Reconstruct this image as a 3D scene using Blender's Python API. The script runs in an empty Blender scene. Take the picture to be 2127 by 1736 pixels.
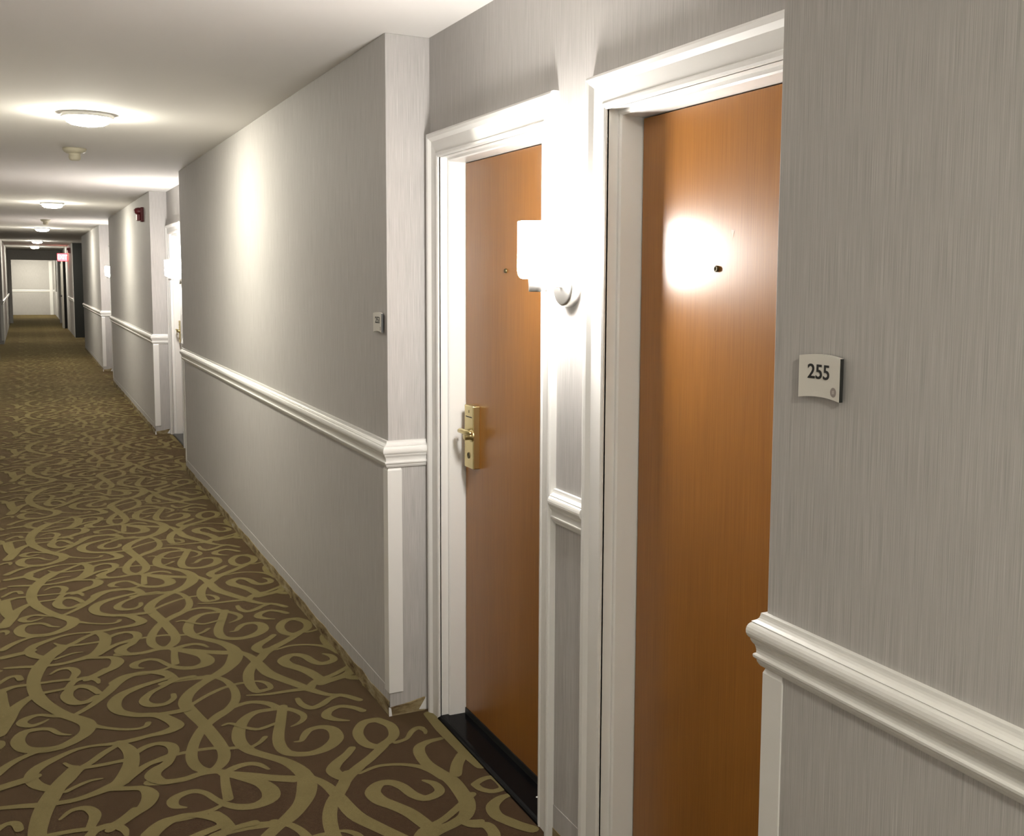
import bpy, bmesh, math, random
from mathutils import Matrix, Vector
random.seed(4)
C = bpy.context.scene.collection
PI = math.pi

# ------------------------------------------------------------------ dimensions (metres)
W = 1.146            # corridor-side face of the right-hand piers
R = 0.162            # depth of the door alcoves
B = W + R            # back wall of the alcoves
D = 1.396            # face of the door leaves
L = -0.457           # left wall
H = 2.463            # ceiling
RAIL = 1.0285        # top of the chair rail
PIERS = [(-3.2, 1.467), (3.68, 9.25), (11.554, 17.364), (19.628, 25.65), (30.75, 40.5)]
Y_END = 49.0

# ------------------------------------------------------------------ materials
def mat(name, col, rough=0.5, metal=0.0, emit=None, strength=0.0, spec=0.5):
    m = bpy.data.materials.new(name); m.use_nodes = True
    b = m.node_tree.nodes['Principled BSDF']
    b.inputs['Base Color'].default_value = (*col, 1)
    b.inputs['Roughness'].default_value = rough
    b.inputs['Metallic'].default_value = metal
    b.inputs['Specular IOR Level'].default_value = spec
    if emit:
        b.inputs['Emission Color'].default_value = (*emit, 1)
        b.inputs['Emission Strength'].default_value = strength
    return m

def noise_chain(m, scale, detail=3.0, rough=0.6, base=1.0):
    nt = m.node_tree
    tc = nt.nodes.new('ShaderNodeTexCoord'); mp = nt.nodes.new('ShaderNodeMapping')
    mp.inputs['Scale'].default_value = scale
    nz = nt.nodes.new('ShaderNodeTexNoise')
    nz.inputs['Scale'].default_value = base; nz.inputs['Detail'].default_value = detail
    nz.inputs['Roughness'].default_value = rough
    nt.links.new(tc.outputs['Object'], mp.inputs['Vector'])
    nt.links.new(mp.outputs['Vector'], nz.inputs['Vector'])
    return nz

def ramp(m, src, stops):
    nt = m.node_tree
    r = nt.nodes.new('ShaderNodeValToRGB')
    e = r.color_ramp.elements
    e[0].position, e[0].color = stops[0][0], (*stops[0][1], 1)
    e[1].position, e[1].color = stops[-1][0], (*stops[-1][1], 1)
    for p, c in stops[1:-1]:
        n = e.new(p); n.color = (*c, 1)
    nt.links.new(src.outputs['Fac'], r.inputs['Fac'])
    return r

def bump(m, src, strength, dist):
    nt = m.node_tree
    b = nt.nodes.new('ShaderNodeBump')
    b.inputs['Strength'].default_value = strength; b.inputs['Distance'].default_value = dist
    nt.links.new(src.outputs['Fac'], b.inputs['Height'])
    nt.links.new(b.outputs['Normal'], nt.nodes['Principled BSDF'].inputs['Normal'])

def mixed(m, facs, cols):
    """base colour = product of colour ramps"""
    nt = m.node_tree
    cur = cols[0].outputs['Color']
    for c in cols[1:]:
        x = nt.nodes.new('ShaderNodeMix'); x.data_type = 'RGBA'; x.blend_type = 'MULTIPLY'
        x.inputs[0].default_value = 1.0
        nt.links.new(cur, x.inputs[6]); nt.links.new(c.outputs['Color'], x.inputs[7])
        cur = x.outputs[2]
    nt.links.new(cur, nt.nodes['Principled BSDF'].inputs['Base Color'])

M = {}
def make_wallpaper():
    m = mat('striated_wallpaper', (.5, .48, .46), .72, spec=.25)
    fine = noise_chain(m, (850, 850, 7), 3.0, .6)
    wide = noise_chain(m, (140, 140, 1.0), 2.0, .5)
    c1 = ramp(m, fine, [(.30, WP_DARK), (.5, WP_MID), (.70, WP_LIGHT)])
    c2 = ramp(m, wide, [(.3, (.975, .975, .975)), (.7, (1.0, 1.0, 1.0))])
    mixed(m, None, [c1, c2]); bump(m, fine, .25, .0006)
    return m
WP_DARK, WP_MID, WP_LIGHT = (.365, .353, .340), (.470, .456, .440), (.575, .559, .541)
M['paper'] = make_wallpaper()

m = mat('ceiling_paint', (.82, .80, .77), .9, spec=.2)
n = noise_chain(m, (260, 260, 260), 2, .6); bump(m, n, .25, .001); M['ceiling'] = m
m = mat('white_gloss_paint', (.80, .795, .77), .26, spec=.5)
n = noise_chain(m, (60, 60, 60), 2, .6); bump(m, n, .04, .001); M['white'] = m

def make_wood():
    m = mat('sapele_veneer', (.42, .17, .05), .33, spec=.5)
    grain = noise_chain(m, (230, 230, 5), 3, .6)
    broad = noise_chain(m, (26, 26, .9), 2, .5)
    c1 = ramp(m, grain, [(.3, (.275, .106, .0165)), (.7, (.350, .144, .0240))])
    c2 = ramp(m, broad, [(.3, (.92, .91, .90)), (.7, (1, 1, 1))])
    mixed(m, None, [c1, c2]); bump(m, grain, .10, .0006)
    return m
M['wood'] = make_wood()

def make_carpet(name, a, b):
    m = mat(name, a, .95, spec=.1)
    pb = m.node_tree.nodes['Principled BSDF']
    pb.inputs['Sheen Weight'].default_value = .7; pb.inputs['Sheen Roughness'].default_value = .22
    pb.inputs['Sheen Tint'].default_value = (.95, .75, .36, 1)
    pile = noise_chain(m, (420, 420, 420), 3, .7)
    blot = noise_chain(m, (6, 6, 6), 3, .6)
    c1 = ramp(m, pile, [(.3, a), (.7, b)])
    c2 = ramp(m, blot, [(.3, (.86, .86, .84)), (.7, (1, 1, 1))])
    mixed(m, None, [c1, c2]); bump(m, pile, .5, .003)
    return m
M['brown'] = make_carpet('carpet_brown', (.036, .018, .011), (.060, .032, .020))
M['tan'] = make_carpet('carpet_tan', (.140, .114, .048), (.200, .166, .074))

def make_grime():
    m = mat('bare_glue_strip', (.3, .24, .14), .85, spec=.2)
    n = noise_chain(m, (9, 9, 26), 4, .65)
    c = ramp(m, n, [(.32, (.085, .050, .024)), (.48, (.25, .19, .095)), (.60, (.34, .28, .16)), (.72, (.42, .39, .32))])
    mixed(m, None, [c]); bump(m, n, .3, .004)
    return m
M['grime'] = make_grime()
M['black'] = mat('black_gloss_saddle', (.004, .004, .005), .16, spec=.07)
M['rubber'] = mat('black_rubber', (.01, .01, .01), .5)
M['brass'] = mat('satin_brass', (.62, .52, .26), .34, 1.0)
M['brass_dark'] = mat('dark_brass', (.10, .08, .035), .5, .6)  # darker brass of the peephole and key cylinder
M['nickel'] = mat('brushed_nickel', (.66, .65, .63), .32, 1.0)
M['slot'] = mat('dark_slot', (.012, .011, .010), .6)
M['opal'] = mat('lit_opal_glass', (.9, .88, .84), .35, emit=(1, .955, .90), strength=1)
M['dome'] = mat('lit_dome_diffuser', (.9, .88, .84), .4, emit=(1, .95, .81), strength=1)
M['beige'] = mat('beige_plastic', (.56, .52, .40), .5)
M['plaque'] = mat('pale_satin_plaque', (.70, .68, .62), .38)
M['ink'] = mat('black_lettering', (.012, .012, .012), .5)
M['emblem'] = mat('grey_emblem_print', (.30, .26, .24), .5)
M['red'] = mat('red_alarm_plastic', (.13, .012, .016), .4)
M['strobe'] = mat('clear_strobe_lens', (.82, .80, .76), .15)
M['exit_face'] = mat('lit_red_exit_face', (.6, .02, .03), .4, emit=(1, .05, .06), strength=3.2)
M['exit_letter'] = mat('lit_exit_letters', (1, .6, .5), .4, emit=(1, .55, .42), strength=7)
M['exit_case'] = mat('exit_sign_case', (.55, .05, .05), .45)
M['dark'] = mat('dark_shade_and_fittings', (.018, .019, .018), .5)  # dark fittings; also paints shade in the side opening and on edges
M['greypaint'] = mat('grey_door_paint', (.42, .40, .36), .5)
M['stain'] = mat('old_screw_filler', (.40, .24, .13), .5)

# ------------------------------------------------------------------ mesh helpers
class MB:
    def __init__(self): self.v = []; self.f = []; self.mi = []; self.sm = []
    def add(self, verts, faces, mi=0, smooth=False):
        o = len(self.v); self.v += [tuple(q) for q in verts]
        for f in faces: self.f.append([o + i for i in f]); self.mi.append(mi); self.sm.append(smooth)
        return self
    def box(self, x0, x1, y0, y1, z0, z1, mi=0):
        vs = [(x, y, z) for x in (x0, x1) for y in (y0, y1) for z in (z0, z1)]
        return self.add(vs, [(0, 1, 3, 2), (4, 6, 7, 5), (0, 4, 5, 1), (2, 3, 7, 6), (0, 2, 6, 4), (1, 5, 7, 3)], mi)
    def loft(self, rings, closed=True, caps=True, mi=0, smooth=False):
        n = len(rings[0]); vs = [q for r in rings for q in r]; fs = []
        for i in range(len(rings) - 1):
            for j in range(n if closed else n - 1):
                k = (j + 1) % n
                fs.append((i * n + j, i * n + k, (i + 1) * n + k, (i + 1) * n + j))
        self.add(vs, fs, mi, smooth)
        if caps and closed:
            self.add(rings[0], [tuple(range(n))[::-1]], mi); self.add(rings[-1], [tuple(range(n))], mi)
        return self
    def lathe(self, prof, origin, axis='z', n=32, mi=0, smooth=True):
        """prof: list of (radius, along)"""
        rings = []
        for r, a in prof:
            ring = []
            for k in range(n):
                t = 2 * PI * k / n; c, s = r * math.cos(t), r * math.sin(t)
                if axis == 'z': q = (c, s, a)
                elif axis == 'x': q = (a, c, s)
                else: q = (s, a, c)
                ring.append(tuple(o + d for o, d in zip(origin, q)))
            rings.append(ring)
        vs = [q for r in rings for q in r]; fs = []
        for i in range(len(rings) - 1):
            for j in range(n):
                k = (j + 1) % n
                fs.append((i * n + j, i * n + k, (i + 1) * n + k, (i + 1) * n + j))
        return self.add(vs, fs, mi, smooth)
    def tube(self, pts, radii, n=10, mi=0):
        rings = []; P = [Vector(p) for p in pts]
        for i, p in enumerate(P):
            t = (P[min(i + 1, len(P) - 1)] - P[max(i - 1, 0)]).normalized()
            ref = Vector((0, 0, 1)) if abs(t.z) < .9 else Vector((1, 0, 0))
            u = t.cross(ref).normalized(); v = t.cross(u).normalized()
            r = radii[i] if isinstance(radii, (list, tuple)) else radii
            rings.append([tuple(p + (u * math.cos(a) + v * math.sin(a)) * r) for a in [2 * PI * k / n for k in range(n)]])
        return self.loft(rings, True, True, mi, True)
    def build(self, name, mats, parent=None, bevel=0, seg=2, recalc=True):
        me = bpy.data.meshes.new(name); me.from_pydata(self.v, [], self.f)
        if not isinstance(mats, (list, tuple)): mats = [mats]
        for mm in mats: me.materials.append(mm)
        me.polygons.foreach_set('material_index', self.mi); me.polygons.foreach_set('use_smooth', self.sm)
        if recalc:
            bm = bmesh.new(); bm.from_mesh(me)
            bmesh.ops.remove_doubles(bm, verts=bm.verts, dist=1e-6)
            bmesh.ops.recalc_face_normals(bm, faces=bm.faces); bm.to_mesh(me); bm.free()
        me.update()
        o = bpy.data.objects.new(name, me); C.objects.link(o)
        if bevel:
            b = o.modifiers.new('bevel', 'BEVEL'); b.width = bevel; b.segments = seg; b.limit_method = 'ANGLE'
            b.harden_normals = False
        if parent is not None:
            o.parent = parent; o.matrix_parent_inverse = Matrix.Translation(-parent.location)
        return o

def empty(name, loc):
    o = bpy.data.objects.new(name, None); C.objects.link(o); o.location = loc
    o.empty_display_size = .1
    return o
def tag(o, label, cat, group=None, kind=None):
    o['label'] = label; o['category'] = cat
    if group: o['group'] = group
    if kind: o['kind'] = kind
    return o
def struct(o, label, cat): return tag(o, label, cat, kind='structure')
def copy_tree(o, parent=None, label=None, group=None):
    c = o.copy(); C.objects.link(c)
    if parent is not None:
        c.parent = parent; c.matrix_parent_inverse = o.matrix_parent_inverse.copy()
    if label: c['label'] = label
    if group: c['group'] = group
    for ch in list(o.children): copy_tree(ch, c)
    return c

# ------------------------------------------------------------------ floor: brown carpet with a woven tan scroll pattern
STROKES = [[(0.784,3.929,0.03),(0.71,3.932,0.035),(0.658,3.88,0.045),(0.623,3.791,0.05),(0.61,3.696,0.05),(0.628,3.61,0.045),(0.673,3.541,0.04),(0.72,3.471,0.045),(0.748,3.386,0.055),(0.753,3.298,0.058),(0.734,3.217,0.055),(0.702,3.155,0.05),(0.656,3.095,0.05),(0.608,3.054,0.045),(0.568,3.011,0.045)],
 [(0.638,3.075,0.04),(0.59,3.077,0.04),(0.536,3.09,0.045),(0.477,3.091,0.045),(0.432,3.079,0.04)],
 [(0.809,3.94,0.04),(0.772,3.802,0.042),(0.735,3.664,0.045),(0.73,3.569,0.045),(0.753,3.52,0.04),(0.811,3.496,0.04),(0.872,3.518,0.05),(0.918,3.575,0.055),(0.926,3.652,0.045),(0.897,3.693,0.035),(0.852,3.689,0.032),(0.824,3.651,0.03),(0.803,3.611,0.02),(0.781,3.612,0.01)],
 [(0.545,3.924,0.03),(0.589,3.98,0.03),(0.646,4.02,0.03),(0.71,4.036,0.03),(0.764,3.997,0.035),(0.792,3.937,0.035),(0.835,3.893,0.03),(0.859,3.836,0.028),(0.854,3.795,0.025),(0.83,3.763,0.02),(0.799,3.746,0.01)],
 [(0.757,4.673,0.045),(0.708,4.49,0.045),(0.645,4.395,0.045),(0.57,4.313,0.045),(0.513,4.228,0.05),(0.485,4.134,0.055),(0.498,4.024,0.055),(0.522,3.893,0.05),(0.539,3.761,0.05),(0.548,3.65,0.045),(0.535,3.572,0.045),(0.506,3.523,0.04),(0.481,3.518,0.03)],
 [(0.48,3.51,0.035),(0.452,3.55,0.042),(0.442,3.618,0.042),(0.452,3.696,0.042),(0.476,3.782,0.042),(0.515,3.875,0.042),(0.563,3.937,0.04),(0.619,3.999,0.04),(0.661,4.083,0.038),(0.675,4.186,0.034),(0.663,4.294,0.03),(0.631,4.362,0.028),(0.601,4.39,0.025)],
 [(0.5,4.103,0.022),(0.561,4.168,0.023),(0.617,4.214,0.024),(0.653,4.234,0.024),(0.702,4.249,0.023),(0.735,4.245,0.022)],
 [(0.374,3.679,0.024),(0.411,3.689,0.024),(0.464,3.691,0.024),(0.517,3.684,0.024),(0.567,3.659,0.024),(0.602,3.651,0.024)],
 [(0.303,3.512,0.05),(0.353,3.491,0.04),(0.403,3.488,0.035),(0.456,3.505,0.035),(0.506,3.497,0.035),(0.532,3.467,0.04),(0.596,3.418,0.045),(0.657,3.371,0.045),(0.718,3.332,0.05)],
 [(0.519,3.473,0.035),(0.566,3.503,0.035),(0.609,3.508,0.03),(0.637,3.485,0.025),(0.657,3.44,0.012)],
 [(0.531,3.459,0.03),(0.577,3.406,0.04),(0.618,3.348,0.05),(0.632,3.284,0.06),(0.619,3.235,0.06),(0.574,3.21,0.045),(0.528,3.222,0.04),(0.492,3.259,0.03),(0.467,3.31,0.025),(0.448,3.359,0.025),(0.416,3.39,0.03),(0.373,3.38,0.035),(0.35,3.352,0.04),(0.352,3.313,0.03),(0.381,3.291,0.01)],
 [(0.523,3.472,0.03),(0.513,3.392,0.032),(0.505,3.291,0.035)],
 [(0.486,3.262,0.018),(0.443,3.237,0.025),(0.385,3.229,0.04),(0.324,3.231,0.045),(0.291,3.211,0.045),(0.26,3.171,0.045)],
 [(0.452,3.211,0.04),(0.467,3.167,0.043),(0.475,3.12,0.045),(0.477,3.091,0.045)],
 [(0.752,4.645,0.03),(0.793,4.565,0.035),(0.812,4.468,0.045),(0.828,4.32,0.055),(0.868,4.22,0.05),(0.916,4.119,0.045),(0.944,4.055,0.04),(0.99,3.982,0.03),(1.045,3.944,0.03),(1.086,3.875,0.03)],
 [(0.883,4.597,0.045),(0.836,4.5,0.045),(0.792,4.435,0.045),(0.757,4.341,0.048),(0.741,4.23,0.045),(0.749,4.137,0.038),(0.782,4.134,0.03),(0.806,4.147,0.025),(0.804,4.199,0.025),(0.781,4.236,0.02),(0.753,4.25,0.012)],
 [(1.091,3.667,0.042),(1.121,3.594,0.042),(1.105,3.508,0.042),(1.057,3.459,0.042),(1.022,3.449,0.042),(0.994,3.498,0.042),(0.998,3.588,0.042),(1.041,3.662,0.042),(1.091,3.667,0.042)],
 [(1.049,3.445,0.04),(0.977,3.368,0.042),(0.913,3.31,0.045),(0.859,3.244,0.045),(0.82,3.173,0.045)],
 [(0.917,3.277,0.015),(0.981,3.301,0.02),(1.045,3.286,0.02),(1.1,3.246,0.025),(1.134,3.193,0.035),(1.155,3.128,0.045)],
 [(1.245,3.411,0.025),(1.199,3.407,0.032),(1.159,3.382,0.042),(1.14,3.331,0.045),(1.136,3.249,0.045),(1.152,3.168,0.05),(1.168,3.099,0.055),(1.167,3.017,0.055),(1.158,2.935,0.055),(1.126,2.869,0.05),(1.079,2.839,0.045),(1.033,2.823,0.045),(0.995,2.804,0.04)],
 [(1.007,2.83,0.045),(0.995,2.893,0.05),(0.978,2.962,0.05),(0.948,3.025,0.05),(0.922,3.073,0.055),(0.917,3.133,0.055),(0.95,3.176,0.045),(0.985,3.173,0.04),(1.011,3.131,0.04),(1.025,3.065,0.04),(1.05,3.024,0.04),(1.092,3.031,0.04),(1.112,3.058,0.035),(1.109,3.105,0.03),(1.087,3.138,0.015)],
 [(1.094,3.45,0.025),(1.138,3.464,0.02),(1.172,3.512,0.025),(1.206,3.533,0.03),(1.217,3.499,0.02),(1.211,3.474,0.012)],
 [(1.283,3.633,0.05),(1.277,3.479,0.05),(1.28,3.367,0.05),(1.283,3.26,0.05),(1.294,3.154,0.05)],
 [(1.268,3.259,0.045),(1.228,3.203,0.045),(1.194,3.132,0.045)],
 [(1.224,3.04,0.028),(1.26,3.061,0.028),(1.294,3.059,0.028),(1.301,3.01,0.028),(1.293,2.976,0.028),(1.257,2.972,0.028),(1.231,3.0,0.028),(1.224,3.04,0.028)],
 [(1.303,2.927,0.02),(1.262,2.919,0.035),(1.22,2.883,0.045),(1.209,2.827,0.045),(1.227,2.779,0.045),(1.25,2.735,0.045),(1.271,2.705,0.045)],
 [(1.1,2.835,0.02),(1.12,2.806,0.03),(1.159,2.786,0.04),(1.162,2.74,0.04),(1.154,2.713,0.04)],
 [(0.945,4.079,0.045),(0.981,4.139,0.035),(1.052,4.171,0.03),(1.119,4.22,0.03),(1.193,4.283,0.03)],
 [(0.997,4.131,0.03),(1.075,4.139,0.025),(1.154,4.114,0.025)],
 [(0.876,3.99,0.022),(0.877,3.93,0.03),(0.902,3.878,0.035),(0.947,3.896,0.035),(0.987,3.936,0.03),(1.031,3.957,0.03)],
 [(0.996,3.703,0.012),(0.956,3.734,0.03),(0.934,3.777,0.04),(0.954,3.823,0.038),(1.002,3.846,0.03),(1.043,3.814,0.03),(1.068,3.768,0.03)],
 [(0.945,3.473,0.03),(0.914,3.431,0.035),(0.867,3.381,0.045),(0.843,3.331,0.05),(0.863,3.269,0.045),(0.897,3.287,0.04),(0.936,3.329,0.04)],
 [(0.696,3.694,0.022),(0.67,3.657,0.02),(0.639,3.633,0.02)],
 [(0.642,3.813,0.02),(0.681,3.773,0.022),(0.72,3.78,0.022),(0.764,3.801,0.02)],
 [(0.579,3.86,0.013),(0.605,3.868,0.018),(0.633,3.828,0.02)],
 [(0.71,4.107,0.012),(0.781,4.085,0.022),(0.864,4.081,0.03),(0.931,4.074,0.035)],
 [(0.088,5.028,0.04),(0.035,4.918,0.045),(-0.004,4.794,0.05),(-0.021,4.667,0.055),(-0.022,4.539,0.055),(-0.001,4.407,0.055),(0.038,4.295,0.05),(0.079,4.207,0.05),(0.121,4.143,0.055),(0.147,4.087,0.06),(0.14,4.018,0.055),(0.106,3.964,0.05),(0.053,3.921,0.045),(-0.004,3.921,0.05),(-0.057,3.957,0.05),(-0.077,4.034,0.05),(-0.057,4.104,0.042),(-0.012,4.113,0.03),(0.026,4.094,0.025),(0.053,4.04,0.02),(0.087,4.013,0.012)],
 [(0.147,4.077,0.04),(0.198,4.026,0.022),(0.249,3.985,0.02),(0.302,3.964,0.02),(0.332,3.975,0.022),(0.342,4.002,0.024)],
 [(0.097,4.188,0.03),(0.043,4.214,0.025),(-0.01,4.251,0.025),(-0.053,4.229,0.04),(-0.064,4.191,0.04),(-0.036,4.156,0.03),(-0.001,4.17,0.02),(0.021,4.192,0.01)],
 [(0.097,4.188,0.02),(0.116,4.201,0.025),(0.175,4.274,0.03),(0.231,4.378,0.045),(0.282,4.48,0.045),(0.339,4.531,0.04),(0.393,4.532,0.03),(0.45,4.477,0.03),(0.458,4.433,0.03),(0.402,4.408,0.035),(0.338,4.376,0.04),(0.274,4.32,0.05),(0.245,4.239,0.055),(0.258,4.153,0.045),(0.313,4.093,0.04),(0.378,4.061,0.045),(0.419,3.986,0.05),(0.431,3.927,0.055),(0.393,3.893,0.045),(0.331,3.883,0.03),(0.276,3.87,0.035),(0.223,3.867,0.03),(0.154,3.881,0.02),(0.096,3.872,0.025),(0.034,3.828,0.035),(-0.015,3.781,0.045),(-0.038,3.723,0.045),(-0.026,3.658,0.045),(0.007,3.609,0.04),(0.035,3.587,0.035)],
 [(0.548,4.403,0.035),(0.483,4.395,0.025),(0.428,4.344,0.025),(0.378,4.294,0.03),(0.348,4.224,0.04),(0.366,4.169,0.04),(0.415,4.156,0.03),(0.451,4.198,0.025),(0.456,4.243,0.022)],
 [(0.367,4.066,0.035),(0.424,4.061,0.038),(0.482,4.066,0.04)],
 [(0.234,3.872,0.035),(0.262,3.79,0.05),(0.262,3.706,0.055),(0.245,3.626,0.06),(0.217,3.555,0.06),(0.183,3.53,0.05),(0.134,3.506,0.035),(0.087,3.49,0.03),(0.041,3.49,0.03),(-0.004,3.497,0.035),(-0.063,3.518,0.03),(-0.122,3.533,0.025)],
 [(0.225,3.847,0.025),(0.181,3.802,0.03),(0.141,3.748,0.03),(0.102,3.705,0.035),(0.071,3.643,0.04),(0.041,3.592,0.045),(0.021,3.531,0.05),(0.002,3.464,0.05),(-0.011,3.397,0.05),(-0.024,3.308,0.052)],
 [(0.062,3.778,0.013),(0.081,3.742,0.02),(0.113,3.717,0.025),(0.162,3.711,0.025),(0.212,3.713,0.025),(0.246,3.714,0.03)],
 [(0.165,3.605,0.01),(0.13,3.606,0.018),(0.091,3.584,0.02),(0.059,3.559,0.02)],
 [(0.276,3.755,0.03),(0.315,3.793,0.03),(0.358,3.801,0.03),(0.393,3.764,0.04),(0.392,3.698,0.04),(0.355,3.67,0.04),(0.308,3.648,0.03),(0.263,3.6,0.035),(0.226,3.542,0.03)],
 [(0.392,3.698,0.03),(0.364,3.629,0.04),(0.329,3.593,0.05),(0.312,3.55,0.055),(0.336,3.496,0.04),(0.374,3.485,0.035)],
 [(0.183,3.522,0.04),(0.229,3.499,0.03),(0.275,3.477,0.035),(0.292,3.42,0.055),(0.274,3.359,0.05),(0.239,3.317,0.035),(0.202,3.277,0.03),(0.164,3.246,0.03)],
 [(0.24,4.647,0.026),(0.192,4.589,0.026),(0.147,4.572,0.026),(0.076,4.587,0.026),(0.001,4.591,0.026)],
 [(0.038,4.678,0.012),(0.071,4.722,0.022),(0.112,4.716,0.032),(0.132,4.659,0.038),(0.115,4.587,0.03)],
 [(0.007,4.475,0.03),(0.069,4.482,0.025),(0.096,4.493,0.03),(0.122,4.557,0.035),(0.171,4.573,0.035),(0.201,4.532,0.028),(0.206,4.491,0.013)],
 [(0.2,4.381,0.03),(0.173,4.456,0.035),(0.135,4.487,0.04),(0.099,4.455,0.045),(0.089,4.387,0.05),(0.113,4.316,0.045),(0.154,4.307,0.035),(0.191,4.349,0.03)],
 [(-0.023,4.465,0.03),(-0.064,4.402,0.045),(-0.093,4.336,0.055),(-0.113,4.237,0.06),(-0.139,4.124,0.06)],
 [(-0.034,4.588,0.03),(-0.084,4.594,0.03),(-0.121,4.575,0.04),(-0.147,4.55,0.05)],
 [(-0.153,4.64,0.02),(-0.111,4.711,0.025),(-0.08,4.709,0.03),(-0.07,4.664,0.028)],
 [(-0.143,4.536,0.06),(-0.138,4.45,0.06),(-0.129,4.354,0.06),(-0.114,4.28,0.06)],
 [(0.03,3.923,0.025),(-0.021,3.91,0.025),(-0.07,3.879,0.03),(-0.108,3.835,0.035),(-0.139,3.781,0.04)],
 [(-0.137,3.672,0.045),(-0.088,3.689,0.045),(-0.048,3.702,0.045),(-0.026,3.716,0.045)]]
PERIOD = 1.30
def catmull(pts, k=4):
    out = []
    for i in range(len(pts) - 1):
        p0, p1, p2, p3 = pts[max(i - 1, 0)], pts[i], pts[i + 1], pts[min(i + 2, len(pts) - 1)]
        for s in range(k):
            t = s / k
            out.append(tuple(.5 * (2 * b + (c - a) * t + (2 * a - 5 * b + 4 * c - d) * t * t + (3 * b - a - 3 * c + d) * t ** 3)
                             for a, b, c, d in zip(p0, p1, p2, p3)))
    out.append(pts[-1]); return out
def ribbon(mb, pts, z):
    n = len(pts); vs = []
    for i, (x, y, w) in enumerate(pts):
        a, b = pts[max(i - 1, 0)], pts[min(i + 1, n - 1)]
        tx, ty = b[0] - a[0], b[1] - a[1]; l = math.hypot(tx, ty) or 1
        h = max(w * .92, .006) * .5
        nx, ny = -ty / l * h, tx / l * h
        zz = z + i * 4e-7
        vs += [(x + nx, y + ny, zz), (x - nx, y - ny, zz)]
    mb.add(vs, [(2 * i, 2 * i + 1, 2 * i + 3, 2 * i + 2) for i in range(n - 1)], 1)
    x, y, w = pts[0]; x2, y2, w2 = pts[-1]
    for q, (x, y, w) in enumerate((pts[0], pts[-1])):
        z += .00001
        r = max(w * .92, .006) * .5
        mb.add([(x + r * math.cos(t), y + r * math.sin(t), z) for t in [2 * PI * k / 10 for k in range(10)]], [tuple(range(10))], 1)
fl = MB()
fl.add([(-1.2, -3.2, 0), (3.2, -3.2, 0), (3.2, 52, 0), (-1.2, 52, 0)], [(0, 1, 2, 3)], 0)
base = [catmull([tuple(q) for q in s]) for s in STROKES]
tile = base + [[(x - 1.34, y + .52, w) for x, y, w in s] for s in base if min(q[0] for q in s) > .62 and max(q[0] for q in s) < 1.22]
for k in range(-3, 36):
    for j, s in enumerate(tile):
        pts = [(x, y + k * PERIOD, w) for x, y, w in s]
        if k > 6: pts = pts[::2] + ([pts[-1]] if len(pts) % 2 == 0 else [])
        ribbon(fl, pts, .0008 + .00004 * j)
floor = fl.build('floor', [M['brown'], M['tan']], recalc=False)
struct(floor, 'brown hallway carpet with an olive tan scrollwork pattern', 'floor')

# ------------------------------------------------------------------ ceiling
ce = MB().box(-1.2, 3.2, -3.2, 52, H, H + .1).build('ceiling', M['ceiling'])
struct(ce, 'white textured ceiling running the length of the corridor', 'ceiling')

# ------------------------------------------------------------------ walls
def wall(name, boxes, label, m='paper'):
    mb = MB()
    for b in boxes: mb.box(*b)
    return struct(mb.build(name, M[m], recalc=False), label, 'wall')

pier_labels = ['striped greige wall at the right edge carrying the 255 plaque',
               'long greige wall between the first alcove and the second, with a small number plaque',
               'greige wall beyond the second alcove, carrying the red fire alarm',
               'short greige wall beyond the third alcove, before the dark opening',
               'farthest greige wall on the right, past the dark opening']
for (a, b), lab in zip(PIERS, pier_labels):
    pw = wall('wall_right', [(W, B + .12, a, b, 0, H)], lab)
    bv = pw.modifiers.new('bevel', 'BEVEL'); bv.width = .002; bv.segments = 2; bv.limit_method = 'ANGLE'

CW, ZT = .088, 2.036          # casing width, opening height
def alcove_doors(a, b):
    """openings (near, far edge) of the two doors of an alcove between y=a and y=b"""
    far = (b - .953, b - .108)
    near = (max(a + .09, b - 2.165), b - 1.322)
    return near, far
ALC = [(PIERS[0][1], PIERS[1][0]), (PIERS[1][1], PIERS[2][0]), (PIERS[2][1], PIERS[3][0])]
for i, (a, b) in enumerate(ALC):
    n_, f_ = alcove_doors(a, b)
    T = B + .12
    wall('wall_right', [(B, T, a, n_[0] - .02, 0, H), (B, T, n_[1] + .02, f_[0] - .02, 0, H), (B, T, f_[1] + .02, b, 0, H),
                        (B, T, n_[0] - .02, n_[1] + .02, ZT + .02, H), (B, T, f_[0] - .02, f_[1] + .02, ZT + .02, H)],
         ['recessed wall of the nearest alcove, around both orange brown doors',
          'recessed wall of the second alcove, behind the middle lit sconce',
          'recessed wall of the third alcove, behind the farthest lit sconce'][i])
# dark unlit side hall on the right; far side painted near black as shade
wall('wall_right', [(3.0, 3.1, 25.5, 31.0, 0, H)], 'back wall of the dark side opening on the right')
struct(MB().box(W + .005, B + .3, 30.742, 30.752, 0, H).build('trim_30', M['dark']), 'added near black floor-to-ceiling panel painting the shade in the dark opening', 'panel')
struct(MB().box(B + .1, 3.0, 30.75, 30.85, 0, H).build('wall_right', M['dark']), 'far side of the unlit side opening, its shade painted near black', 'wall')
struct(MB().box(B + .1, 3.0, 25.55, 25.65, 0, H).build('wall_right', M['paper']), 'near side of the unlit side opening', 'wall')
# left
wall('wall_left', [(L - .15, L, -3.2, 23.2, 0, H)], 'left corridor wall, only its far end at the picture edge')
wall('wall_left', [(L - .15, L, 28.2, 40.5, 0, H)], 'left corridor wall beyond the dark left opening')
wall('wall_left', [(L - .75, L - .7, 23.0, 28.4, 0, H)], 'recessed wall of the dark left opening')
wall('wall_left', [(L - .7, L - .14, 28.2, 28.3, 0, H), (L - .7, L - .14, 23.1, 23.2, 0, H)], 'side walls of the dark left opening')
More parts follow.
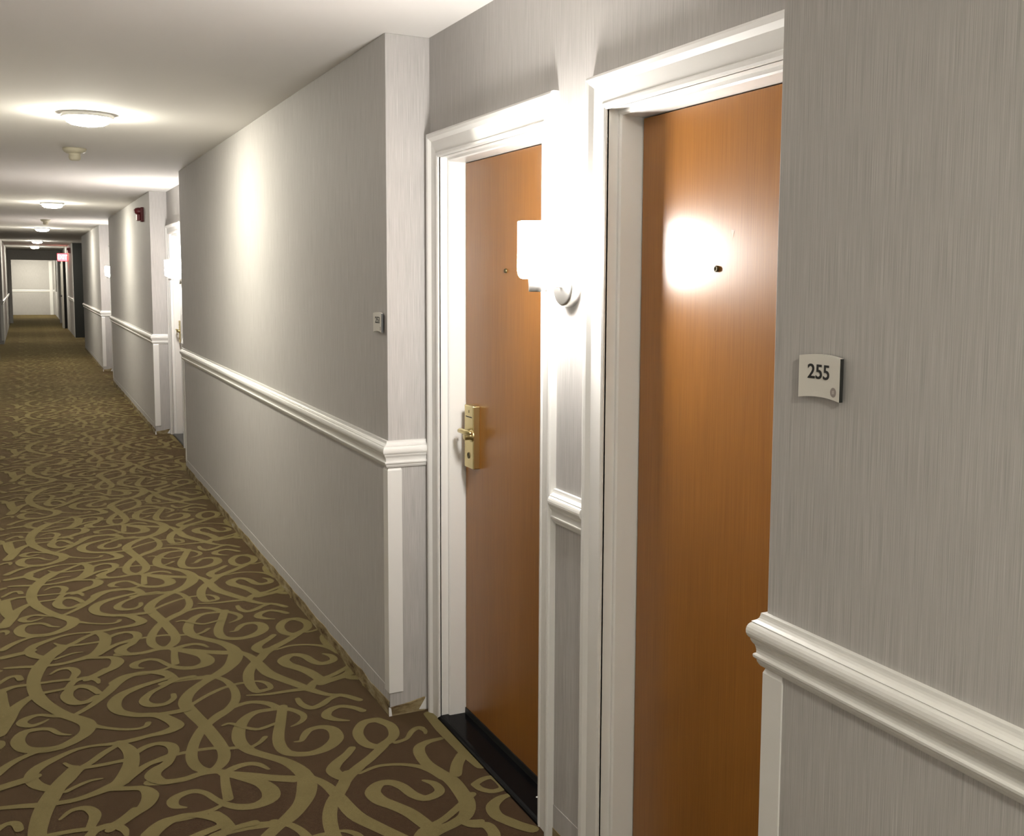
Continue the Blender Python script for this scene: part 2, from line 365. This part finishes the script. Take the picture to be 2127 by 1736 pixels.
# end: framed opening, then a short lit lobby and the end wall
wall('wall_end', [(L - .15, -.36, 40.5, 40.66, 0, H), (1.055, B + .12, 40.5, 40.66, 0, H), (-.36, 1.055, 40.5, 40.66, 2.13, H)],
     'cross wall with a low header framing the end of the corridor')
wall('wall_end', [(-1.1, 1.9, Y_END, Y_END + .1, 0, H)], 'pale end wall seen through the far opening')
wall('wall_left', [(-.72, -.60, 40.66, Y_END, 0, H)], 'left wall of the lit space at the end')
wall('wall_right', [(1.12, 1.3, 40.66, Y_END, 0, H)], 'right wall of the lit space at the end')
wall('wall_back', [(L - .2, B + .2, -3.3, -3.2, 0, H)], 'wall closing the corridor behind the viewpoint')

# ------------------------------------------------------------------ chair rails
PROF = [(0, 1.0300), (.0076, 1.0288), (.0085, 1.0235), (.0098, 1.0195), (.0128, 1.0160), (.0187, 1.0128), (.0196, 1.0120), (.0182, 1.0104), (.0206, 1.0093),
        (.0232, 1.0060), (.0252, 1.0015), (.0262, .9960), (.0260, .9905), (.0245, .9861), (.0222, .9828), (.0204, .9818),
        (.0198, .9778), (.0173, .9732), (.0146, .9700), (.0130, .9650), (.0122, .9600), (.0125, .9550), (.0150, .9543), (.0168, .9520),
        (.0164, .9478), (.0145, .9455), (.0118, .9445), (.0112, .9400), (.0085, .9350), (.0062, .9320), (0, .9300)]
def rail(path, name, label, closed_ends=True):
    """sweep the rail profile along a horizontal path; the profile stands out to the left of travel"""
    n = len(path); rings = []
    for i, p in enumerate(path):
        dirs = []
        if i > 0: dirs.append(Vector((path[i][0] - path[i - 1][0], path[i][1] - path[i - 1][1])).normalized())
        if i < n - 1: dirs.append(Vector((path[i + 1][0] - path[i][0], path[i + 1][1] - path[i][1])).normalized())
        ns = [Vector((-d.y, d.x)) for d in dirs]
        m_ = ns[0] if len(ns) == 1 else (ns[0] + ns[1]) / (1 + ns[0].dot(ns[1]))
        rings.append([(p[0] + m_.x * d, p[1] + m_.y * d, z) for d, z in PROF])
    mb = MB().loft(rings, True, True)
    o = mb.build(name, M['white'])
    return struct(o, label, 'chair rail')
E1 = .021
rail([(W, -3.2), (W, 1.467), (B - .02, 1.467)], 'trim_1', 'white chair rail under the 255 plaque, at right foreground')
rail([(B - .02, 3.68), (W, 3.68), (W, 9.25), (B - .02, 9.25)], 'trim_2', 'long white chair rail between the first and second alcoves')
rail([(B - .02, 11.554), (W, 11.554), (W, 17.364), (B - .02, 17.364)], 'trim_3', 'white chair rail on the wall with the red fire alarm')
rail([(B - .02, 19.628), (W, 19.628), (W, 25.65), (B, 25.65)], 'trim_4', 'white chair rail beyond the farthest sconce')
rail([(W, 30.76), (W, 34.4)], 'trim_5', 'short white chair rail past the dark opening')
for i, (a, b) in enumerate(ALC):
    n_, f_ = alcove_doors(a, b)
    rail([(B, n_[1] + CW), (B, f_[0] - CW)], 'trim_%d' % (6 + i),
         ['short white chair rail between the two orange brown doors', 'short chair rail between the doors of the second alcove',
          'short chair rail between the doors of the third alcove'][i])
rail([(L - .7, 28.2), (L, 28.2)][::-1] if False else [(L, 40.5), (L, 28.2), (L - .5, 28.2)], 'trim_9', 'white chair rail end at the left picture edge')
rail([(L, 23.2), (L, -3.2)], 'trim_10', 'chair rail along the near left wall')
rail([(-.6, Y_END), (1.12, Y_END)][::-1], 'trim_11', 'pale chair rail across the end wall')

# ------------------------------------------------------------------ corner guards below the rail
def guard(y, s, name, label, side=1):
    """L-shaped corner strip of a pier; s=-1 return faces the viewer, s=+1 return faces away"""
    t, leg = .0035, .05
    x0 = W if side == 1 else L
    z0, z1 = .088, .928
    g = side
    pr = [(x0 - g * t, y + s * t), (x0 + g * leg, y + s * t), (x0 + g * leg, y), (x0, y), (x0, y - s * leg), (x0 - g * t, y - s * leg)]
    mb = MB()
    ring = lambda z, k: [(x0 + (px - x0) * (1 if k else 1), py, z) for px, py in pr]
    tp = [(x0, y + s * .0005), (x0 + g * leg * .96, y + s * .0005), (x0 + g * leg * .96, y), (x0, y), (x0, y - s * leg * .96), (x0 - g * .0005, y - s * leg * .96)]
    mb.loft([ring(z0, 0), ring(z1 - .008, 0), [(px, py, z1) for px, py in tp]], True, True)
    return struct(mb.build(name, M['white']), label, 'corner guard')
guard(1.467, 1, 'trim_12', 'white corner guard strip beside the near door, at bottom right')
guard(3.68, -1, 'trim_13', 'white corner guard strip at the nearest end of the long wall')
guard(9.25, 1, 'trim_14', 'corner guard at the far end of the long wall')
guard(11.554, -1, 'trim_15', 'corner guard below the rail past the middle sconce')
guard(17.364, 1, 'trim_16', 'corner guard at the far end of the fire alarm wall')
guard(19.628, -1, 'trim_17', 'corner guard below the rail past the farthest sconce')
guard(28.2, -1, 'trim_18', 'white corner strip at the left picture edge', -1)

# ------------------------------------------------------------------ skirting: bare glue strip with a painted edge line
def skirting(a, b, name, label, ret_near=True):
    mb = MB()
    t = .003
    # lower bare strip, slightly wavy top edge
    n = max(4, int((b - a) / .12)); rnd = random.Random(int(a * 100))
    top = [.050 + rnd.uniform(-.005, .006) for _ in range(n + 1)]
    ys = [a + (b - a) * i / n for i in range(n + 1)]
    for i in range(n):
        q = [(W - t, ys[i], 0), (W - t, ys[i + 1], 0), (W - t, ys[i + 1], top[i + 1]), (W - t, ys[i], top[i])]
        mb.add(q, [(0, 1, 2, 3)], 0)
        mb.add([q[3], q[2], (W, ys[i + 1], top[i + 1] + .002), (W, ys[i], top[i] + .002)], [(0, 1, 2, 3)], 0)
        # painted band above
        mb.add([(W - .0015, ys[i], top[i] + .001), (W - .0015, ys[i + 1], top[i + 1] + .001), (W - .0015, ys[i + 1], .104), (W - .0015, ys[i], .104)], [(0, 1, 2, 3)], 1)
        mb.add([(W - .0015, ys[i], .104), (W - .0015, ys[i + 1], .104), (W, ys[i + 1], .1055), (W, ys[i], .1055)], [(0, 1, 2, 3)], 1)
    if ret_near:
        xs = [W - t + (B - .024 - W) * k / 5 for k in range(6)]; tp = [.030, .034, .036, .040, .046, .050]
        for k in range(5):
            mb.add([(xs[k], a - t, 0), (xs[k + 1], a - t, 0), (xs[k + 1], a - t, tp[k + 1]), (xs[k], a - t, tp[k])], [(0, 1, 2, 3)], 0)
            mb.add([(xs[k], a - t, tp[k]), (xs[k + 1], a - t, tp[k + 1]), (xs[k + 1], a, tp[k + 1] + .002), (xs[k], a, tp[k] + .002)], [(0, 1, 2, 3)], 0)
        # torn white scrap left at the corner and against the casing
        mb.add([(W - .006, a - .006, .001), (W + .006, a - .006, .001), (W + .003, a - .004, .030), (W - .006, a - .004, .036)], [(0, 1, 2, 3)], 2)
        mb.add([(B - .052, a - .0045, .008), (B - .024, a - .0045, .004), (B - .024, a - .0045, .052)], [(0, 1, 2)], 2)
    return struct(mb.build(name, [M['grime'], M['paper'], M['white']], recalc=False), label, 'skirting')
skirting(3.68, 9.25, 'baseboard_right', 'worn tan glue strip where the skirting is missing, along the long wall')
skirting(11.554, 17.364, 'baseboard_right', 'worn glue strip along the foot of the fire alarm wall')
skirting(19.628, 25.65, 'baseboard_right', 'worn glue strip along the foot of the wall past the farthest sconce')
skirting(-3.2, 1.467, 'baseboard_right', 'worn glue strip along the foot of the near right wall', False)
n_, f_ = alcove_doors(*ALC[0])
sk = MB().box(B - .003, B, n_[1] + CW, f_[0] - CW, 0, .03, 0).box(B - .0015, B, n_[1] + CW, f_[0] - CW, .03, .10, 1)
struct(sk.build('baseboard_right', [M['grime'], M['paper']]), 'narrow painted skirting strip between the two orange brown doors', 'skirting')

# ------------------------------------------------------------------ doors
CAS = [(0, .0), (0, .009), (.006, .012), (.014, .0125), (.018, .010), (.058, .0125), (.064, .017), (.070, .0215), (.080, .0235), (.086, .022), (CW, .017), (CW, 0)]
def sweep_frame(mb, y0, y1, zt, prof, zb=0.0):
    """prof: (outward offset from the opening edge, X); swept up one side, across the head and down the other"""
    sec = [(y1, zb, 1, 0), (y1, zt, 1, 1), (y0, zt, -1, 1), (y0, zb, -1, 0)]
    rings = [[(x, y + sy * u, z + sz * u) for u, x in prof] for y, z, sy, sz in sec]
    return mb.loft(rings, True, True)
def make_door(name, y0, y1, label, hw=True):
    root = empty(name, (B, (y0 + y1) / 2, 0)); struct(root, label, 'door')
    sweep_frame(MB(), y0, y1, ZT, [(u, B - d) for u, d in CAS]).build('casing', M['white'], root)
    fr = [(.0, B - .004), (.018, B - .004), (.018, D + .06), (-.016, D + .06), (-.016, D + .04), (-.013, D - .062 + .004), (-.009, D - .062), (0, D - .062)]
    sweep_frame(MB(), y0, y1, ZT, fr).build('jamb', M['white'], root)
    g = .016
    leaf = MB().box(D, D + .042, y0 + g, y1 - g - .005, .036, ZT - g - .002).build('door_leaf', M['wood'], root, .0015, 1)
    MB().box(D - .003, D + .04, y0 + g, y1 - g - .003, .013, .0365).build('door_sweep', M['rubber'], leaf)
    th = MB()
    xs = [(B - .014, .0005), (B - .012, .006), (B - .008, .0105), (B - .002, .0132), (B + .006, .014), (D - .01, .014), (D + .05, .014), (D + .05, .0005)]
    th.loft([[(x, y, z) for x, z in xs] for y in (y0 - .008, y1 + .006)], True, True)
    thr = th.build('threshold', M['black'], root)
    sc = MB().lathe([(0, .0158), (.004, .0155), (.0052, .0142), (.0052, .0125)], (B + .050, y0 + .125, 0), 'z', 12)
    sc.build('threshold_screw', M['white'], thr)  # white paint stands in for the glint on the metal screw
    # peephole
    cy = (y0 + y1) / 2 + .045
    pe = MB().lathe([(.0074, .002), (.0074, -.004), (.0062, -.0055), (.0045, -.0055), (.0040, -.0035), (0, -.0030)], (D, cy, 1.641), 'x', 20)
    pe.build('peephole', M['brass_dark'], root)
    if hw:
        y = y1 - .072            # lock body near the free edge
        lk = MB().box(D - .026, D + .001, y - .081, y, .950, 1.172).build('lock_plate', M['brass'], root, .003, 2)
        MB().box(D - .0266, D - .0255, y - .070, y - .014, 1.1300, 1.1335).build('card_slot', M['slot'], lk)
        MB().box(D - .0266, D - .0255, y - .045, y - .041, 1.146, 1.156).build('indicator', M['slot'], lk)
        MB().lathe([(.011, 0), (.011, -.002), (.0085, -.003), (.0085, -.0015), (0, -.0015)], (D - .026, y - .042, .995), 'x', 20).build('key_cylinder', M['brass_dark'], lk)
        lv = MB()
        lv.lathe([(.022, 0), (.022, -.003), (.0165, -.006), (.0145, -.010), (.0145, -.026), (.012, -.029), (0, -.029)], (D - .026, y - .070, 1.068), 'x', 24)
        lv.tube([(D - .046, y - .118, 1.084), (D - .049, y - .112, 1.084), (D - .052, y - .085, 1.083), (D - .053, y - .050, 1.084), (D - .052, y - .025, 1.083),
                 (D - .048, y - .008, 1.080), (D - .040, y - .002, 1.077)], [.0040, .0075, .0098, .0095, .0085, .0078, .0070], 12)
        lv.build('lever_handle', M['brass'], lk)
    return root, leaf

door_txt = ['open-lit orange brown wood door nearest the viewer, with a peephole, left of the 255 plaque',
            'orange brown wood door with a brass lever lock, left of the big lit sconce',
            'near door of the second alcove, hidden behind the long wall',
            'white cased door at the far end of the second alcove, beside the middle sconce',
            'near door of the third alcove, hidden behind the fire alarm wall',
            'door at the far end of the third alcove, beside the farthest sconce']
door_txt[0] = 'orange brown wood door nearest the viewer with a peephole, left of the 255 plaque'
doors = []
for i, (a, b) in enumerate(ALC):
    for j, (y0, y1) in enumerate(alcove_doors(a, b)):
        doors.append(make_door('door_%d' % (2 * i + j + 1), y0, y1, door_txt[2 * i + j], hw=(j == 1 or i > 0)))
# filled screw holes high on the nearest door
leafA = doors[0][1]
for (y, z) in ((2.078, 1.715), (1.945, 1.718)):
    MB().add([(D - .0004, y - .007, z + .008), (D - .0004, y + .006, z + .009), (D - .0004, y + .001, z - .009)], [(0, 1, 2)]).build('filled_hole', M['stain'], leafA)

# fire door held open against the right wall, far away
fd = empty('door_7', (W, 36.0, 0)); struct(fd, 'grey fire door held open against the right wall below the exit sign', 'door')
MB().box(1.02, 1.066, 36.0, 36.95, .01, 2.10).build('door_leaf', M['greypaint'], fd)
MB().box(1.068, W, 36.3, 36.95, 0, 2.14).build('jamb', M['dark'], fd)  # near black colour paints the shaded gap between leaf and wall
MB().box(.985, 1.02, 36.03, 36.10, 1.98, 2.08).build('door_closer', M['dark'], fd)
MB().lathe([(.03, .0), (.03, -.02), (.014, -.03), (.014, -.06), (0, -.06)], (1.02, 36.08, 1.0), 'x', 12).box(.955, .972, 36.07, 36.20, .985, 1.01).build('lever_handle', M['dark'], fd)
# white trim of the end wall, then two pale strips painted as lit wall
struct(MB().box(.93, 1.055, Y_END - .03, Y_END, 0, 2.2).build('trim_19', M['white'], bevel=.006), 'pale upright trim at the right of the end wall', 'trim')
struct(MB().box(1.075, 1.12, 45.6, 45.7, 1.0, 2.2).build('trim_20', M['white'], bevel=.006), 'pale upright strip painting the lit wall right of the end wall', 'trim')
struct(MB().box(-.60, -.50, 45.6, 45.7, 1.0, 2.2).build('trim_21', M['white'], bevel=.006), 'pale upright strip painting the lit wall left of the end wall', 'trim')

# ------------------------------------------------------------------ wall sconces
SG = 'lit wall sconces in the door alcoves'
def make_sconce(y, label):
    z = 1.597; xc = 1.208
    root = empty('wall_sconce', (B, y, z)); tag(root, label, 'wall light', SG)
    bp = MB().lathe([(.056, 0), (.056, -.012), (.0555, -.024), (.053, -.029), (.048, -.031), (0, -.032)], (B, y, z), 'x', 40)
    bp.build('backplate', M['nickel'], root)
    MB().box(xc - .01, B - .028, y - .007, y + .007, z - .005, z + .005).build('arm', M['nickel'], root, .002, 2)
    MB().lathe([(0, -.016), (.023, -.016), (.0245, -.0145), (.0245, .018), (.020, .021), (0, .021)], (xc, y, z), 'z', 32).build('lamp_holder', M['nickel'], root)
    s0 = z + .018
    sh = MB().lathe([(0, .0), (.040, .0), (.048, .003), (.0525, .010), (.0545, .022), (.0545, .148), (.0525, .150), (.0510, .148), (.0505, .135), (0, .132)], (xc, y, s0), 'z', 32)
    sh.build('lamp_shade', M['opal'], root)
    return root
s0 = make_sconce(2.555, 'big lit wall sconce between the two orange brown doors')
for y, lab in ((10.47, 'middle lit sconce, glowing beside the white cased door of the second alcove'),
               (18.60, 'farthest lit wall sconce, a small glow down the corridor')):
    c = copy_tree(s0, None, lab); c.location = (B, y, 1.597)

# ------------------------------------------------------------------ ceiling dome lights
LG = 'lit ceiling dome lights along the corridor'
def make_dome(x, y, label):
    root = empty('ceiling_light', (x, y, H)); tag(root, label, 'ceiling light', LG)
    MB().lathe([(0, 0), (.128, 0), (.130, -.006), (.129, -.019), (.126, -.022), (.116, -.021), (.112, -.014), (.0, -.014)], (x, y, H), 'z', 32).build('trim_ring', M['white'], root)
    MB().lathe([(.108, -.014), (.109, -.030), (.102, -.044), (.082, -.055), (.050, -.061), (0, -.063)], (x, y, H), 'z', 32).build('diffuser', M['dome'], root)
    return root
d0 = make_dome(.33, 6.28, 'large lit ceiling dome light nearest the viewer in the picture')
for y, lab in ((14.06, 'lit ceiling dome light second from the viewer, past the first smoke detector'),
               (21.6, 'lit ceiling dome light third from the viewer'),
               (29.7, 'lit ceiling dome light fourth from the viewer, above the dark openings'),
               (35.6, 'tiny lit ceiling dome light farthest down the corridor, before the header'),
               (-.7, 'ceiling dome light behind the viewpoint')):
    c = copy_tree(d0, None, lab); c.location = (.33, y, H)
for x, y, lab in ((.3, 46.2, 'dome light behind the far header, over the end lobby'),
                  (.3, 47.6, 'dome light behind the far header, closest to the end wall')):
    c = copy_tree(d0, None, lab); c.location = (x, y, H)

# ------------------------------------------------------------------ smoke detectors
def make_detector(x, y, label):
    root = empty('smoke_detector', (x, y, H)); tag(root, label, 'smoke detector', 'ceiling smoke detectors')
    MB().lathe([(0, 0), (.074, 0), (.074, -.010), (.066, -.024), (.050, -.034), (0, -.034)], (x, y, H), 'z', 28).build('base', M['beige'], root)
    MB().lathe([(.040, -.033), (.036, -.038), (.036, -.048), (.038, -.052), (.036, -.072), (.028, -.080), (0, -.082)], (x, y, H), 'z', 24).build('sensor_head', M['beige'], root)
    return root
t0 = make_detector(.335, 8.0, 'beige smoke detector on the ceiling past the nearest dome light')
c = copy_tree(t0, None, 'small smoke detector on the ceiling past the second dome light'); c.location = (.33, 18.3, H)

# ------------------------------------------------------------------ room number plaques
def text_mesh(body, size, name, m, parent, place, sx=1.0, extrude=.0006, bold=0.0):
    cu = bpy.data.curves.new(name, 'FONT'); cu.body = body; cu.size = size; cu.extrude = extrude; cu.offset = bold
    cu.align_x = 'CENTER'; cu.align_y = 'CENTER'
    t = bpy.data.objects.new(name + '_curve', cu); C.objects.link(t)
    bpy.context.view_layer.update()
    dg = bpy.context.evaluated_depsgraph_get()
    me = bpy.data.meshes.new_from_object(t.evaluated_get(dg)); me.name = name
    bpy.data.objects.remove(t)
    for v in me.vertices: v.co = place(v.co.x * sx, v.co.y, v.co.z)
    me.materials.clear(); me.materials.append(m)
    o = bpy.data.objects.new(name, me); C.objects.link(o)
    if parent is not None:
        o.parent = parent; o.matrix_parent_inverse = Matrix.Translation(-parent.location)
    return o
def make_plaque(yc, zc, num, label):
    root = empty('room_number_sign', (W, yc, zc)); tag(root, label, 'room number sign', 'room number plaques')
    hw, hh, dep = .050, .0345, .003
    X = lambda t: W - .0075 - dep * t * t          # gently dished face standing off the wall
    A = lambda t: .0042 * (1 - t * t)              # arched top and bottom edges
    n = 16; front, back = [], []
    ring = lambda z, off: [(X(-1 + 2 * i / n) - off, yc - hw * (-1 + 2 * i / n), z + A(-1 + 2 * i / n)) for i in range(n + 1)]
    mb = MB()
    f0, f1, b0, b1 = ring(zc - hh, .002), ring(zc + hh, .002), ring(zc - hh, -.005), ring(zc + hh, -.005)
    for i in range(n):
        mb.add([f0[i], f0[i + 1], f1[i + 1], f1[i]], [(0, 1, 2, 3)], 0, True)
        mb.add([b0[i], b0[i + 1], b1[i + 1], b1[i]], [(0, 3, 2, 1)], 1, True)
        mb.add([f0[i], b0[i], b0[i + 1], f0[i + 1]], [(0, 1, 2, 3)], 0); mb.add([f1[i], f1[i + 1], b1[i + 1], b1[i]], [(0, 1, 2, 3)], 0)
    for i in (0, n): mb.add([f0[i], f1[i], b1[i], b0[i]], [(0, 1, 2, 3)], 1)  # end faces coloured near black to paint their shade
    mb.build('plate', [M['plaque'], M['dark']], root, recalc=False)
    MB().box(W - .0070, W, yc - .018, yc + .018, zc - hh + .008, zc + hh - .008).build('wall_mount', M['dark'], root)
    cy, cz = .003, .009
    text_mesh(num, .033, 'number', M['ink'], root, lambda a, b, e: Vector((X((a - cy) / hw) - .0022 - e, yc - (a - cy), zc + cz + b)), 1.10, .0006, .0004)
    eb = MB()
    er, ey, ez = .0078, .034, -.020
    eb.add([(X((ey + er * math.cos(t)) / hw) - .0024, yc - ey - er * math.cos(t), zc + ez + er * math.sin(t)) for t in [2 * PI * k / 24 for k in range(24)]], [tuple(range(24))], 0)
    for q in range(3):
        eb.add([(X((ey + u) / hw) - .0027, yc - ey - u, zc + ez - .0025 + q * .002 + v) for u, v in ((-.003, 0), (.003, .0006), (.003, .0014), (-.003, .0008))], [(0, 1, 2, 3)], 1)
    eb.build('emblem', [M['emblem'], M['plaque']], root, recalc=False)
    return root
make_plaque(1.335, 1.458, '255', 'curved pale plaque numbered 255 on the near right wall')
make_plaque(3.760, 1.452, '253', 'small pale number plaque near the corner of the long wall')

# ------------------------------------------------------------------ fire alarms
def make_alarm(y, z, label):
    root = empty('fire_alarm', (W, y, z)); tag(root, label, 'fire alarm', 'red fire alarm horn strobes')
    MB().box(W - .03, W + .004, y - .062, y + .062, z - .075, z + .075).build('back_box', M['red'], root, .006, 2)
    MB().box(W - .065, W - .03, y - .05, y + .05, z - .066, z + .005).build('horn_grille', M['red'], root, .008, 2)
    MB().lathe([(.036, 0), (.036, -.02), (.030, -.045), (.016, -.056), (0, -.058)], (W - .03, y, z + .036), 'x', 20).build('strobe_housing', M['red'], root)
    MB().lathe([(.020, 0), (.019, -.008), (.011, -.014), (0, -.016)], (W - .084, y + .004, z + .032), 'x', 16).build('strobe_lens', M['strobe'], root)
    return root
a0 = make_alarm(12.2, 2.262, 'red fire alarm high on the wall beyond the second alcove')
c = copy_tree(a0, None, 'small dark fire alarm high on the farthest right wall'); c.location = (W, 31.9, 2.29)

# ------------------------------------------------------------------ exit sign
ex = empty('exit_sign', (W, 34.0, 2.12)); tag(ex, 'glowing red EXIT sign projecting from the far right wall', 'exit sign')
MB().box(.865, 1.145, 34.0, 34.05, 2.02, 2.255).build('case', M['exit_case'], ex, .008, 2)
MB().box(1.14, W, 34.01, 34.04, 2.07, 2.17).build('wall_bracket', M['exit_case'], ex)
MB().box(.878, 1.132, 33.997, 34.001, 2.033, 2.242).build('face', M['exit_face'], ex)
text_mesh('EXIT', .165, 'letters', M['exit_letter'], ex, lambda a, b, e: Vector((1.005 + a, 33.995 - e, 2.1375 + b)), .74)

# ------------------------------------------------------------------ light levels
SCONCE, DOME = 62.0, 94.0
M['opal'].node_tree.nodes['Principled BSDF'].inputs['Emission Strength'].default_value = SCONCE
M['dome'].node_tree.nodes['Principled BSDF'].inputs['Emission Strength'].default_value = DOME
wd = bpy.data.worlds.new('World'); bpy.context.scene.world = wd; wd.use_nodes = True
wd.node_tree.nodes['Background'].inputs['Color'].default_value = (0, 0, 0, 1)
wd.node_tree.nodes['Background'].inputs['Strength'].default_value = 0

# ------------------------------------------------------------------ camera
f_px, cx, cy = 2205.045, 1200.0, 800.0
cam = bpy.data.cameras.new('camera'); co = bpy.data.objects.new('camera', cam); C.objects.link(co)
r = Vector((0.88742429, -0.46084826, 0.00984987)); u = Vector((0.03640572, 0.09137374, 0.99515098)); fw = Vector((0.45951361, 0.88276255, -0.09786479))
co.matrix_world = Matrix(((r.x, u.x, -fw.x, 0), (r.y, u.y, -fw.y, 0), (r.z, u.z, -fw.z, 1.610891), (0, 0, 0, 1)))
cam.sensor_fit = 'HORIZONTAL'; cam.sensor_width = 36.0; cam.lens = f_px / 2127 * 36
cam.shift_x = -(cx - 1063.5) / 2127; cam.shift_y = -(868 - cy) / 2127
cam.clip_start = .02; cam.clip_end = 200
sc = bpy.context.scene; sc.camera = co
sc.view_settings.view_transform = 'Standard'; sc.view_settings.look = 'None'
sc.view_settings.exposure = 1.85; sc.view_settings.gamma = 1.0
sc.view_settings.use_curve_mapping = False
